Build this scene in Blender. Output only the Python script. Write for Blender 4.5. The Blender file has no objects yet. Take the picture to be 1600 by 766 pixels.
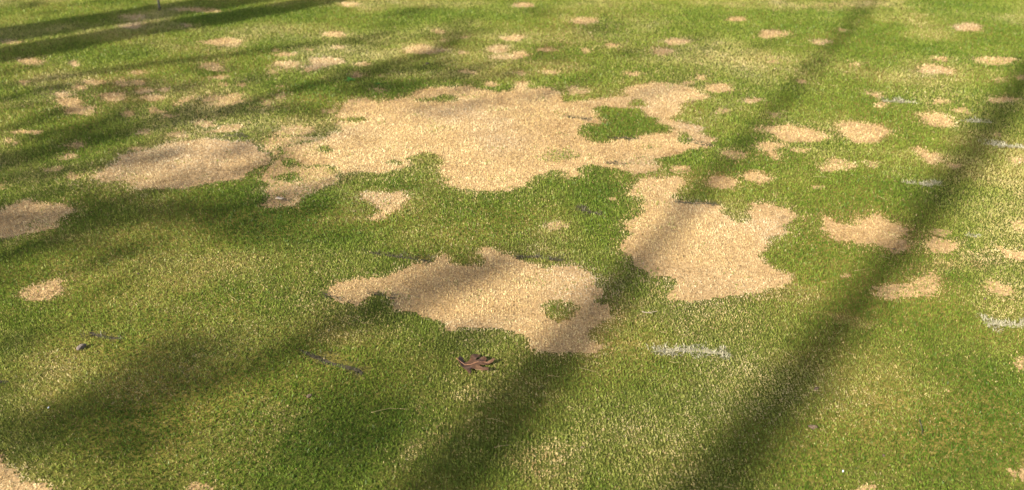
import bpy, bmesh, math, random
import numpy as np
from mathutils import Vector
from mathutils.geometry import delaunay_2d_cdt
random.seed(7)
rng = np.random.default_rng(11)
R = math.radians
sc = bpy.context.scene
col = sc.collection

# ------------------------------------------------------------------ camera
FOC, CAM_H, PITCH = 1400.0, 1.65, R(27)          # focal length in photo pixels
cam_d = bpy.data.cameras.new('camera')
cam = bpy.data.objects.new('camera', cam_d); col.objects.link(cam)
cam.location = (0, 0, CAM_H); cam.rotation_euler = (R(90) - PITCH, 0, 0)
cam_d.sensor_fit = 'HORIZONTAL'; cam_d.sensor_width = 36; cam_d.lens = 36 * FOC / 1600
cam_d.clip_start = 0.05; cam_d.clip_end = 2000
cam_d.dof.use_dof = True; cam_d.dof.focus_distance = 3.1; cam_d.dof.aperture_fstop = 2.8
sc.camera = cam

# ------------------------------------------------------------------ sky, sun, exposure
SUN_EL, SUN_AZ = R(30), R(42)                    # shadows run 42 degrees right of straight ahead
SH = np.array([math.sin(SUN_AZ), math.cos(SUN_AZ)])
w = bpy.data.worlds.new('World'); sc.world = w; w.use_nodes = True
nt = w.node_tree
sky = nt.nodes.new('ShaderNodeTexSky'); sky.sky_type = 'NISHITA'; sky.sun_disc = False
sky.air_density = .8; sky.dust_density = 3.5; sky.ozone_density = .3
sky.sun_elevation = SUN_EL; sky.sun_rotation = math.pi + SUN_AZ
nt.links.new(sky.outputs[0], nt.nodes['Background'].inputs[0])
nt.nodes['Background'].inputs[1].default_value = 0.10
sd = bpy.data.lights.new('sun', 'SUN'); sd.energy = 5.0; sd.angle = R(0.53); sd.color = (1, 0.90, 0.76)
sun = bpy.data.objects.new('sun', sd); col.objects.link(sun)
dirv = Vector((SH[0] * math.cos(SUN_EL), SH[1] * math.cos(SUN_EL), -math.sin(SUN_EL)))
sun.rotation_euler = dirv.to_track_quat('-Z', 'Y').to_euler()
sun.location = (-20, -20, 30)
sc.view_settings.view_transform = 'Standard'; sc.view_settings.look = 'None'
sc.view_settings.gamma = 1; sc.view_settings.use_curve_mapping = False
sc.view_settings.exposure = 1.30
sc.cycles.use_denoising = True; sc.cycles.denoiser = 'OPENIMAGEDENOISE'
sc.cycles.max_bounces = 5

# ------------------------------------------------------------------ helpers
def tag(o, label=None, cat=None, group=None, kind=None):
    if label: o['label'] = label
    if cat: o['category'] = cat
    if group: o['group'] = group
    if kind: o['kind'] = kind
    return o

def ground(x, y):
    """the point of the turf plane that the photo shows at this pixel"""
    x = np.asarray(x, float); y = np.asarray(y, float)
    u = (x - 800) / FOC; v = (383 - y) / FOC
    dy = math.cos(PITCH) + v * math.sin(PITCH); dz = -math.sin(PITCH) + v * math.cos(PITCH)
    t = -CAM_H / dz
    return u * t, dy * t

def G(p):
    a, b = ground(p[0], p[1]); return float(a), float(b)

def mesh_obj(name, verts, faces, mats, parent=None, smooth=False):
    me = bpy.data.meshes.new(name); me.from_pydata([tuple(v) for v in verts], [], faces); me.update()
    for m in (mats if isinstance(mats, (list, tuple)) else [mats]): me.materials.append(m)
    if smooth: me.polygons.foreach_set('use_smooth', [True] * len(me.polygons))
    o = bpy.data.objects.new(name, me); col.objects.link(o)
    if parent: o.parent = parent
    return o

def tube(verts, faces, pts, rads, n=8, squash=1.0):
    """append a tapered tube along pts"""
    b = len(verts); pts = [Vector(p) for p in pts]
    for i, p in enumerate(pts):
        d = (pts[min(i + 1, len(pts) - 1)] - pts[max(i - 1, 0)]).normalized()
        a = d.orthogonal().normalized() if abs(d.z) > .95 else d.cross(Vector((0, 0, 1))).normalized()
        c = a.cross(d)
        for k in range(n):
            t = 2 * math.pi * k / n
            verts.append(p + a * (math.cos(t) * rads[i]) + c * (math.sin(t) * rads[i] * squash))
    for i in range(len(pts) - 1):
        for k in range(n):
            q = (k + 1) % n
            faces.append((b + i * n + k, b + i * n + q, b + (i + 1) * n + q, b + (i + 1) * n + k))
    faces.append(tuple(b + k for k in range(n))[::-1]); e = b + (len(pts) - 1) * n
    faces.append(tuple(e + k for k in range(n)))

# value noise on the ground plane
class Noise:
    def __init__(s, scale, seed):
        s.t = np.random.default_rng(seed).random((257, 257)).astype(np.float32); s.s = scale
    def __call__(s, x, y):
        x = np.asarray(x) / s.s + 1000.3; y = np.asarray(y) / s.s + 1000.7
        xi = np.floor(x).astype(np.int64); yi = np.floor(y).astype(np.int64)
        fx = (x - xi).astype(np.float32); fy = (y - yi).astype(np.float32)
        fx = fx * fx * (3 - 2 * fx); fy = fy * fy * (3 - 2 * fy)
        a = xi % 256; b = yi % 256; t = s.t
        return (t[b, a] * (1 - fx) + t[b, a + 1] * fx) * (1 - fy) + (t[b + 1, a] * (1 - fx) + t[b + 1, a + 1] * fx) * fy
def fbm(scale, seed, octs=3):
    ns = [Noise(scale / 2 ** i, seed + i) for i in range(octs)]
    tot = sum(.5 ** i for i in range(octs))
    return lambda x, y: sum(n(x, y) * .5 ** i for i, n in enumerate(ns)) / tot
n_h1, n_h2 = Noise(.9, 1), Noise(.22, 2)
def hgt(x, y):
    """gentle unevenness of the green"""
    return (n_h1(x, y) - .5) * .022 + (n_h2(x, y) - .5) * .007

def hash2(ix, iy, seed):
    h = (ix.astype(np.int64) * 374761393 + iy.astype(np.int64) * 668265263 + seed * 974634777) & 0xffffffff
    h = ((h ^ (h >> 13)) * 1274126177) & 0xffffffff
    h = ((h ^ (h >> 16)) * 2246822519) & 0xffffffff
    return ((h >> 8) & 0xffff).astype(np.float32) / 65535.0

# ------------------------------------------------------------------ materials
def newmat(name):
    m = bpy.data.materials.new(name); m.use_nodes = True
    t = m.node_tree; return m, t, t.nodes, t.links, t.nodes['Principled BSDF']

def ramp(nodes, stops):
    r = nodes.new('ShaderNodeValToRGB'); e = r.color_ramp.elements
    while len(e) < len(stops): e.new(.5)
    for el, (p, c) in zip(e, stops): el.position = p; el.color = (*c, 1)
    return r

LIVE = [(0, (.068, .128, .014)), (.35, (.135, .202, .024)), (.7, (.220, .262, .044)), (1, (.340, .325, .088))]
DEAD = [(0, (.250, .155, .066)), (.3, (.455, .325, .150)), (.65, (.615, .480, .245)), (1, (.735, .625, .365))]
GREYED = [(0, (.165, .115, .068)), (.3, (.315, .240, .150)), (.65, (.470, .380, .255)), (1, (.620, .530, .390))]  # greyed straw; on the left patches it partly carries shade
def blade_material(name, grey=None):
    m, t, n, l, p = newmat(name)
    tone = n.new('ShaderNodeAttribute'); tone.attribute_name = 'tone'
    dry = n.new('ShaderNodeAttribute'); dry.attribute_name = 'dry'
    if grey:
        c = ramp(n, grey); l.new(tone.outputs['Fac'], c.inputs[0]); out = c.outputs[0]
    else:
        a = ramp(n, LIVE); b = ramp(n, DEAD)
        l.new(tone.outputs['Fac'], a.inputs[0]); l.new(tone.outputs['Fac'], b.inputs[0])
        greying = n.new('ShaderNodeAttribute'); greying.attribute_name = 'greying'; gr = ramp(n, GREYED); l.new(tone.outputs['Fac'], gr.inputs[0])
        ma = n.new('ShaderNodeMix'); ma.data_type = 'RGBA'; l.new(greying.outputs['Fac'], ma.inputs[0]); l.new(b.outputs[0], ma.inputs[6]); l.new(gr.outputs[0], ma.inputs[7])
        mx = n.new('ShaderNodeMix'); mx.data_type = 'RGBA'
        l.new(dry.outputs['Fac'], mx.inputs[0]); l.new(a.outputs[0], mx.inputs[6]); l.new(ma.outputs[2], mx.inputs[7]); out = mx.outputs[2]
    d = n.new('ShaderNodeBsdfDiffuse'); tr = n.new('ShaderNodeBsdfTranslucent'); ms = n.new('ShaderNodeMixShader')
    gl = n.new('ShaderNodeBsdfGlossy'); gl.inputs['Roughness'].default_value = .45; gl.inputs['Color'].default_value = (1, 1, 1, 1)
    m2 = n.new('ShaderNodeMixShader'); m2.inputs[0].default_value = .015
    l.new(out, d.inputs[0]); l.new(out, tr.inputs[0]); ms.inputs[0].default_value = .36
    l.new(d.outputs[0], ms.inputs[1]); l.new(tr.outputs[0], ms.inputs[2])
    l.new(ms.outputs[0], m2.inputs[1]); l.new(gl.outputs[0], m2.inputs[2])
    l.new(m2.outputs[0], n['Material Output'].inputs[0]); n.remove(p)
    return m
M_BLADE = blade_material('grass_blade')
M_DARKB = blade_material('dark_blade', [(0, (.030, .032, .014)), (.5, (.080, .080, .038)), (1, (.17, .16, .09))])
M_PALE = blade_material('bleached_blade', [(0, (.19, .18, .11)), (.5, (.42, .40, .28)), (1, (.62, .60, .44))])
M_GREY = blade_material('grey_blade', [(0, (.05, .048, .026)), (.5, (.125, .115, .066)), (1, (.25, .23, .145))])

def noisy_mat(name, stops, scale, rough=.9, bump=.0, bscale=None, detail=4, coord='Object'):
    m, t, n, l, p = newmat(name)
    tc = n.new('ShaderNodeTexCoord'); ns = n.new('ShaderNodeTexNoise')
    ns.inputs['Scale'].default_value = scale; ns.inputs['Detail'].default_value = detail
    l.new(tc.outputs[coord], ns.inputs['Vector']); r = ramp(n, stops)
    l.new(ns.outputs[0], r.inputs[0]); l.new(r.outputs[0], p.inputs['Base Color']); p.inputs['Roughness'].default_value = rough
    p.inputs['Specular IOR Level'].default_value = .25
    if bump:
        n2 = n.new('ShaderNodeTexNoise'); n2.inputs['Scale'].default_value = bscale or scale * 3; n2.inputs['Detail'].default_value = 3
        l.new(tc.outputs[coord], n2.inputs['Vector'])
        b = n.new('ShaderNodeBump'); b.inputs['Strength'].default_value = bump; b.inputs['Distance'].default_value = .003
        l.new(n2.outputs[0], b.inputs['Height']); l.new(b.outputs[0], p.inputs['Normal'])
    return m
M_THATCH = noisy_mat('thatch', [(.3, (.22, .145, .065)), (.7, (.44, .305, .145))], 90, bump=.6, bscale=300)
M_SOIL = noisy_mat('slit_soil', [(.3, (.030, .025, .013)), (.7, (.075, .064, .038))], 120, bump=.5)
M_SAND = noisy_mat('slit_sand', [(.3, (.17, .16, .09)), (.7, (.32, .30, .20))], 150, bump=.5)
M_BARK = noisy_mat('bark', [(.3, (.06, .045, .03)), (.7, (.18, .14, .10))], 6, bump=.8, bscale=25)
M_LEAVES = noisy_mat('tree_leaves', [(.3, (.03, .05, .015)), (.7, (.08, .11, .03))], 3, rough=.6)

def ground_material():
    """soil and cut stubble under the blades; reads as mown turf further off"""
    m, t, n, l, p = newmat('turf_ground')
    tc = n.new('ShaderNodeTexCoord')
    a = n.new('ShaderNodeTexNoise'); a.inputs['Scale'].default_value = 70; a.inputs['Detail'].default_value = 5
    b = n.new('ShaderNodeTexNoise'); b.inputs['Scale'].default_value = 1.1; b.inputs['Detail'].default_value = 6
    for q in (a, b): l.new(tc.outputs['Object'], q.inputs['Vector'])
    ra = ramp(n, [(.3, (.075, .080, .016)), (.7, (.165, .150, .045))])
    rb = ramp(n, [(.45, (.6, .75, .5)), (.62, (1.35, 1.15, 1.0))])
    l.new(a.outputs[0], ra.inputs[0]); l.new(b.outputs[0], rb.inputs[0])
    mx = n.new('ShaderNodeMix'); mx.data_type = 'RGBA'; mx.blend_type = 'MULTIPLY'; mx.inputs[0].default_value = 1
    l.new(ra.outputs[0], mx.inputs[6]); l.new(rb.outputs[0], mx.inputs[7]); l.new(mx.outputs[2], p.inputs['Base Color'])
    p.inputs['Roughness'].default_value = .95; p.inputs['Specular IOR Level'].default_value = .1
    bp = n.new('ShaderNodeBump'); bp.inputs['Strength'].default_value = .7; bp.inputs['Distance'].default_value = .01
    l.new(a.outputs[0], bp.inputs['Height']); l.new(bp.outputs[0], p.inputs['Normal'])
    return m
M_GROUND = ground_material()

# ------------------------------------------------------------------ ground sheet to the horizon
def axis(lo, hi, step, far):
    a = list(np.arange(lo, hi + step / 2, step)); d = step
    while a[-1] < far: d *= 1.6; a.append(a[-1] + d)
    d = step
    while a[0] > -far: d *= 1.6; a.insert(0, a[0] - d)
    return np.array(a)
gx = axis(-6.6, 6.6, .06, 700); gy = axis(.4, 10.4, .06, 700)
XX, YY = np.meshgrid(gx, gy)
fade = np.clip(1 - (np.hypot(XX, YY - 4) - 9) / 20, 0, 1)
ZZ = hgt(XX, YY) * fade
nx, ny = len(gx), len(gy)
I = np.arange(nx * ny).reshape(ny, nx)
gf = np.stack([I[:-1, :-1], I[:-1, 1:], I[1:, 1:], I[1:, :-1]], -1).reshape(-1, 4)
go = mesh_obj('ground', np.stack([XX, YY, ZZ], -1).reshape(-1, 3).tolist(), gf.tolist(), M_GROUND, smooth=True)
tag(go, 'mown putting green soil and stubble under the grass', kind='structure')

# ------------------------------------------------------------------ dead patches traced on the turf
# each entry: (label, group, density, outline); an outline of four numbers is a roundish spot x0,x1,y0,y1
UL = ('small tan dead spot in the scattered cluster at upper left', 'scattered dead spots at upper left')
LM = ('faint small dead spot on the shaded turf at far left', 'faint dead spots at far left')
TC = ('tiny dead spot on the turf beyond the big central patch', 'tiny dead spots beyond the big patch')
RR = ('faint small dead spot on the turf at the right edge', 'faint dead spots at the right')
NR = ('tiny dead spot near the round patches right of centre', 'tiny dead spots right of centre')
BT = ('faint tan tuft of dead grass at the bottom edge', 'faint dead tufts at the bottom edge')
PATCH = [
 # the large ones
 ('largest straw coloured dead patch sprawling across the centre of the green', 0, 1.0, [(648,143),(665,138),(700,136),(735,133),(752,140),(775,145),(798,141),(806,129),(820,126),(829,132),(826,138),(845,136),(862,137),(880,149),(886,160),(903,160),(919,156),(949,151),(977,149),(969,140),(983,134),(1017,129),(1048,129),(1072,134),(1095,143),(1112,153),(1089,158),(1065,162),(1068,176),(1051,186),(1082,192),(1102,198),(1095,206),(1110,213),(1122,219),(1106,234),(1082,234),(1051,243),(1017,247),(1032,256),(1036,264),(1015,271),(997,274),(975,267),(963,264),(940,261),(922,260),(903,265),(908,274),(898,281),(873,277),(861,270),(838,275),(830,281),(824,290),(800,298),(760,300),(720,296),(697,290),(690,275),(684,260),(690,250),(684,242),(660,240),(642,245),(642,258),(617,266),(590,272),(556,269),(536,278),(525,262),(505,260),(480,262),(452,255),(432,247),(440,236),(470,225),(497,222),(508,214),(530,206),(524,190),(527,175),(535,165),(548,153),(575,157),(592,160),(612,157),(640,152)]),
 ('long greyish tan dead patch left of the largest one, half in shade', 0, 1.0, [(137,283),(150,268),(175,256),(185,241),(215,236),(240,230),(262,222),(300,218),(330,215),(350,220),(378,222),(398,225),(415,240),(428,250),(420,262),(400,268),(375,285),(345,285),(320,292),(290,297),(260,298),(215,300),(190,288),(160,288)]),
 ('broad dead patch right of centre with a green weedy notch at its top', 0, 1.0, [(977,292),(985,285),(1010,276),(1050,272),(1075,275),(1080,285),(1066,298),(1060,310),(1090,313),(1125,316),(1135,330),(1152,345),(1168,342),(1172,325),(1170,316),(1190,315),(1215,320),(1248,335),(1245,345),(1225,353),(1238,361),(1215,370),(1202,383),(1197,395),(1199,412),(1215,420),(1238,428),(1243,440),(1225,450),(1195,457),(1160,465),(1120,470),(1090,476),(1060,471),(1030,466),(1045,452),(1050,437),(1025,432),(1005,425),(988,415),(972,398),(968,385),(980,365),(975,350),(990,340),(1003,325),(1000,312),(985,302)]),
 ('dead patch in the lower centre with a small green island, above the oak leaf', 0, 1.0, [(503,456),(515,447),(530,440),(545,433),(575,432),(600,430),(617,421),(644,413),(672,404),(689,394),(702,398),(708,408),(730,413),(752,412),(748,395),(746,386),(762,382),(790,394),(815,402),(833,410),(845,417),(861,413),(895,411),(919,420),(936,437),(949,450),(953,460),(935,467),(952,476),(960,488),(953,503),(935,514),(928,530),(949,541),(939,552),(887,555),(845,554),(821,545),(817,531),(800,521),(770,517),(747,516),(715,519),(690,519),(688,504),(661,498),(640,490),(612,486),(596,475),(582,466),(572,474),(560,484),(530,476),(515,468)]),
 ('grey tan dead patch cut off by the left edge of the view', 0, 1.0, [(-70,330),(-30,330),(0,328),(20,320),(41,311),(68,316),(95,320),(118,325),(109,338),(90,348),(92,355),(68,365),(34,369),(14,376),(-5,374),(-70,385)]),
 ('small pinkish dead patch alone on the left, nearest above the grey pebble', 0, .93, [(27,470),(32,458),(45,450),(65,443),(85,435),(97,433),(110,445),(108,452),(95,462),(78,472),(60,477),(40,476)]),
 ('dead patch filling the bottom left corner', 0, 1.0, [(-90,690),(-30,700),(0,709),(15,712),(20,725),(40,735),(60,745),(95,762),(120,785),(120,830),(-90,830)]),
 ('jagged orange tan dead patch just below the largest one', 0, .95, [(560,300),(580,297),(600,300),(625,297),(643,302),(640,318),(625,330),(610,335),(600,340),(580,347),(572,343),(590,330),(577,320),(563,312)]),
 ('ragged winged dead patch right of the broad one, nearer the right shadow', 0, 1.0, [(1280,340),(1290,337),(1305,340),(1312,348),(1325,352),(1340,343),(1350,336),(1365,334),(1380,338),(1395,348),(1415,353),(1428,358),(1422,366),(1408,370),(1425,380),(1423,390),(1408,394),(1395,397),(1380,390),(1360,381),(1335,381),(1305,377),(1292,368),(1285,357)]),
 ('oblong dead patch just right of the winged one, in the shadow stripe', 0, .97, [(1436,378),(1445,370),(1470,370),(1493,374),(1500,383),(1495,395),(1470,397),(1450,394)]),
 ('pale dead patch cut off at the right edge, level with the oblong one', 0, 1.0, [(1540,384),(1550,382),(1575,390),(1605,395),(1650,398),(1650,414),(1605,412),(1580,412),(1565,403)]),
 ('thin mixed dead patch below the oblong one, crossed by the right shadow stripe', 0, .78, [(1358,462),(1375,447),(1395,441),(1420,440),(1425,430),(1445,420),(1465,425),(1478,435),(1470,445),(1470,460),(1440,468),(1410,472),(1380,470)]),
 ('smooth shield shaped dead patch, clearest of those at right', 0, 1.0, [(1305,190),(1315,187),(1340,190),(1360,192),(1385,197),(1397,207),(1385,215),(1370,223),(1350,225),(1330,221),(1315,212),(1311,200)]),
 ('long oval dead patch just left of the shield shaped one', 0, 1.0, [(1187,200),(1205,195),(1235,192),(1255,197),(1285,205),(1300,212),(1297,218),(1275,222),(1255,225),(1230,222),(1210,215)]),
 ('dead patch with a brown tail below the long oval one', 0, .95, [(1170,228),(1185,221),(1205,219),(1225,222),(1233,228),(1215,238),(1225,246),(1218,253),(1202,247),(1195,238)]),
 ('bright lens shaped dead patch right of the shield shaped one', 0, 1.0, [(1428,179),(1445,178),(1460,175),(1480,180),(1497,188),(1500,195),(1485,201),(1465,199),(1445,195),(1435,187)]),
 ('bright pointed oval dead patch in the upper right', 0, 1.0, [(1430,111),(1440,102),(1455,101),(1480,105),(1493,111),(1488,117),(1465,118),(1440,116)]),
 ('short pale dead patch highest in the upper right', 0, 1.0, (1489,1538,37,49)),
 ('stretched dull dead patch in shade near the upper right edge', 0, .85, (1518,1590,87,102)),
 ('small thin dead patch just above the bright pointed oval', 0, .85, (1456,1490,88,97)),
 ('flat reddish dead patch at right, right of the two small ones', 0, .9, (1540,1592,152,164)),
 ('small flat dead patch just above the bright lens shaped one', 0, .9, (1451,1492,156,165)),
 ('small faint dead patch right above the lens shaped one', 0, .75, (1490,1514,169,178)),
 ('small slanted dead patch left of the pale blue streak', 0, .95, [(1353,146),(1362,144),(1383,148),(1378,154),(1368,156)]),
 ('small orange dead patch just below the pale blue streak', 0, .9, (1365,1392,160,170)),
 ('two lobed dead patch below the lens shaped one', 0, .95, [(1421,232),(1440,229),(1455,240),(1475,243),(1478,255),(1460,262),(1445,255),(1432,243)]),
 ('small round dead patch right of the two lobed one', 0, .9, (1480,1502,256,266)),
 ('ragged orange dead patch left of the two lobed one', 0, .85, [(1272,262),(1290,255),(1288,247),(1305,245),(1320,250),(1338,258),(1335,266),(1312,270),(1290,271)]),
 ('faint orange dead patch between the ragged and two lobed ones', 0, .55, (1348,1382,251,264)),
 ('left one of the touching pair of round dead patches above the broad patch', 0, 1.0, [(1097,283),(1105,274),(1120,271),(1145,278),(1163,285),(1150,293),(1135,297),(1115,293)]),
 ('right one of the touching pair of round dead patches above the broad patch', 0, 1.0, [(1157,277),(1170,267),(1190,268),(1208,277),(1205,286),(1185,289),(1165,285)]),
 ('small brown dead patch left above the touching pair', 0, .75, (1045,1080,257,269)),
 ('brown mixed dead patch trailing right of the largest one', 0, .75, [(1122,236),(1140,232),(1160,237),(1178,242),(1165,248),(1150,255),(1135,248)]),
 ('oval dead patch touching the upper right end of the largest one', 0, 1.0, (1098,1146,131,146)),
 ('small dead patch above the right end of the largest one', 0, .9, (1085,1107,118,128)),
 ('small thin dead patch right of the largest one, above the long oval', 0, .9, (1158,1191,152,163)),
 ('reddish dead sliver right of the largest patch', 0, .7, (1116,1140,169,177)),
 ('dead sliver just left of the long oval patch', 0, .85, (1177,1205,196,206)),
 ('tiny round dead dot above the long oval patch', 0, .9, (1203,1217,174,183)),
 ('small dead patch in the shadow notch above the largest one', 0, .8, [(880,142),(888,134),(905,136),(918,140),(924,146),(905,149),(888,148)]),
 ('brown dead smear in the green bay between the big patches', 0, .6, (844,888,343,360)),
 # upper middle and right
 ('flat oval dead patch, left one of two stacked right of top centre', 0, 1.0, (1016,1055,75,87)),
 ('flat oval dead patch, upper one of two stacked right of top centre', 0, 1.0, (1034,1082,60,71)),
 ('flat dead patch in the upper right, left of the shadow stripe', 0, 1.0, (1183,1230,46,60)),
 ('slim dead patch below and right of the flat upper right one', 0, .95, (1263,1303,61,70)),
 ('slim pale dead patch near the top, right of the middle', 0, .95, (1131,1167,28,35)),
 ('isolated flat oval dead patch near the top, right of the middle', 0, 1.0, (890,935,30,41)),
 ('short dead patch touching the top edge near the middle', 0, 1.0, (798,838,4,12)),
 ('upper one of three close dead patches in the top middle', 0, 1.0, (783,820,55,66)),
 ('round one of three close dead patches in the top middle', 0, 1.0, (759,797,70,83)),
 ('lowest, wavy one of three close dead patches in the top middle', 0, 1.0, [(759,88),(775,84),(795,85),(800,80),(825,81),(830,87),(815,92),(790,93),(770,91)]),
 ('slipper shaped dead patch with a thin tail, upper middle', 0, 1.0, [(630,83),(638,72),(655,69),(675,69),(680,76),(700,77),(708,79),(690,82),(665,86),(645,86)]),
 ('small faint dead patch above the slipper shaped one', 0, .85, (672,698,45,54)),
 ('flat oval dead patch, upper left of the middle, below the dark shadow', 0, 1.0, (502,544,48,59)),
 ('small dead spot under the flat oval one, upper left of middle', 0, .95, (517,544,70,78)),
 ('heart shaped dead patch, largest of its cluster at upper left', 0, 1.0, [(470,114),(473,108),(487,103),(480,97),(485,91),(510,89),(535,91),(543,98),(525,103),(505,108),(490,114),(478,117)]),
 ('oval dead patch just left of the heart shaped one', 0, 1.0, (426,475,95,109)),
 ('flat dead patch above the oval one in the heart shaped cluster', 0, 1.0, (428,466,80,89)),
 ('small oval dead patch just right of the heart shaped one', 0, 1.0, (551,582,97,106)),
 ('small frayed dead patch below the small oval, by the green sprig', 0, .85, (546,577,114,123)),
 ('thin elongated dead patch below the dark shadows at upper left', 0, 1.0, [(303,65),(325,61),(345,58),(370,58),(381,61),(378,68),(362,72),(345,71),(325,68)]),
 ('pale dead patch with a washed out tail at upper left', 0, .9, [(307,103),(318,97),(345,95),(352,102),(358,110),(345,113),(325,108)]),
 ('small dead patch caught in sun between the two dark shadows', 0, 1.0, (187,229,37,48)),
 ('long dead streak between the dark shadows at the top left', 0, .95, (268,348,13,20)),
 ('dim dead patch inside the dark shadow at the top left', 0, .85, (185,235,24,33)),
 ('short dead patch touching the top edge left of the middle', 0, .95, (529,563,3,11)),
 ('dim dead patch under the shadow near the left edge', 0, .95, (25,75,90,102)),
 ('small dim dead sliver at the far left in shadow', 0, .8, (-5,38,64,72)),
 ('dead patch of two joined blobs, brightest at the far left', 0, 1.0, [(80,160),(95,152),(120,151),(132,155),(128,165),(150,167),(153,175),(135,180),(105,180),(94,175),(103,168),(88,166)]),
 ('jagged brown dead patch, right one of the row at upper left', 0, .8, [(310,155),(325,145),(350,150),(365,142),(380,147),(386,157),(370,164),(345,166),(322,163)]),
 ('brown dead patch left of the jagged one in the upper left row', 0, .8, [(263,164),(280,153),(300,145),(307,150),(298,160),(280,165)]),
 ('narrow dead patch above the left end of the long greyish one', 0, .9, [(314,209),(330,202),(345,196),(375,195),(387,199),(375,206),(350,210)]),
 ('small oval dead patch above the narrow one, left', 0, .85, (300,341,186,200)),
 ('bronze mixed dead patch between the long greyish and largest ones', 0, .84, [(414,315),(417,293),(400,284),(412,266),(428,248),(470,245),(530,250),(552,270),(538,285),(515,293),(498,301),(475,310),(470,327),(440,330),(412,326)]),
 ('brown mixed dead neck joining the long greyish patch to the largest one', 0, .86, [(396,224),(430,214),(470,214),(500,215),(480,235),(470,262),(440,266),(415,266),(405,250)]),
 ('dead brown fringe at the left shoulder of the largest patch', 0, .78, [(420,212),(440,200),(470,195),(490,200),(500,208),(480,214),(455,215),(430,222)]),
 # small members of clusters
 (*UL, 1.0, (78,120,142,153)), (*UL, 1.0, (127,171,122,132)), (*UL, 1.0, (112,139,132,140)), (*UL, 1.0, (154,202,143,159)),
 (*UL, 1.0, (178,206,120,136)), (*UL, 1.0, (209,229,124,132)), (*UL, 1.0, (199,230,108,117)), (*UL, 1.0, (207,245,136,146)),
 (*UL, 1.0, (217,265,147,157)), (*UL, 1.0, (250,267,136,144)), (*UL, 1.0, (232,255,166,177)), (*UL, 1.0, (193,211,172,180)),
 (*UL, 1.0, (328,357,117,124)), (*UL, 1.0, (343,360,129,135)), (*UL, 1.0, (370,384,131,136)), (*UL, 1.0, (250,273,176,183)),
 (*LM, 0.75, (209,238,199,211)), (*LM, 0.65, (258,300,204,217)), (*LM, 0.90, (14,70,203,211)), (*LM, 0.65, (0,30,215,227)),
 (*LM, 0.70, (102,131,221,233)), (*LM, 0.70, (95,122,239,250)), (*LM, 0.75, (29,46,124,134)), (*LM, 0.80, (105,128,95,103)),
 (*LM, 0.75, (204,224,228,236)), (*LM, 0.75, (283,302,37,44)), (*LM, 0.70, (-5,12,285,296)), (*LM, 0.75, (70,98,262,270)), (*LM, 0.75, (103,124,273,285)),
 (*TC, .9, (419,436,109,117)), (*TC, .85, (592,605,119,124)), (*TC, .7, (585,600,139,146)), (*TC, .9, (714,728,80,84)),
 (*TC, .85, (424,434,75,80)), (*TC, .85, (481,489,75,79)), (*TC, .9, (714,748,109,117)), (*TC, .8, (758,777,128,136)),
 (*TC, .9, (841,868,75,83)), (*TC, .85, (907,922,77,84)), (*TC, .95, (943,969,70,77)), (*TC, .85, (977,1007,111,119)),
 (*TC, .75, (849,875,109,116)), (*TC, .7, (800,822,111,117)), (*TC, .6, (687,702,61,66)), (*TC, .6, (721,736,56,61)), (*TC, .8, (434,446,134,139)),
 (*TC, .5, (430,454,143,161)), (*TC, .5, (407,424,154,166)), (*TC, .7, (1065,1085,127,133)), (*TC, .6, (500,528,172,179)),
 (*NR, .8, (1309,1324,45,50)), (*NR, .65, (1321,1349,98,105)), (*NR, .7, (1243,1258,127,133)), (*NR, .6, (1200,1214,93,100)),
 (*NR, .6, (1271,1287,292,298)), (*NR, .7, (1211,1221,302,308)), (*NR, .85, (1309,1324,426,435)), (*NR, .5, (949,960,305,313)), (*NR, .5, (1236,1262,230,240)),
 (*RR, .85, [(1540,443),(1555,444),(1575,452),(1583,460),(1570,464),(1550,460)]), (*RR, .6, (1572,1605,246,257)), (*RR, .6, (1587,1605,119,128)),
 (*RR, .5, (1553,1568,120,132)), (*RR, .6, (1553,1563,207,213)), (*RR, .5, (1577,1610,342,369)), (*RR, .75, (1585,1612,562,583)), (*RR, .8, (1577,1612,722,752)),
 (*RR, .5, (1475,1488,607,613)), (*RR, .45, (1455,1482,357,367)),
 (*BT, .75, (1335,1370,750,785)), (*BT, .55, (295,340,752,785)),
]
# green left standing inside the patches: (density of dead that stays, outline)
ISLAND = [
 (.06, [(929,170),(946,166),(963,170),(997,170),(1011,182),(1028,185),(1024,192),(1048,200),(1046,207),(1011,209),(990,216),(973,217),(963,216),(949,221),(926,222),(907,212),(915,195),(943,194),(934,180),(927,175)]),
 (.15, (985,1005,156,166)), (.45, (844,905,233,253)), (.4, (1061,1075,207,224)), (.2, (675,717,150,160)), (.3, (650,680,155,159)),
 (.2, (529,573,186,191)), (.3, (498,517,231,239)), (.4, (441,465,252,262)), (.4, (434,468,275,286)), (.45, (512,529,264,275)),
 (.05, (856,898,469,498)), (.5, (873,895,445,454)), (.05, [(1135,318),(1150,317),(1163,323),(1168,335),(1160,345),(1148,340),(1138,330)]),
 (.05, (573,604,462,488)), (.4, (632,650,276,283)), (.35, (860,880,268,274)), (.45, (400,425,222,230)),
 (.55, (420,462,241,246)), (.4, (610,625,250,256)), (.5, (1000,1030,226,232)),
]
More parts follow.
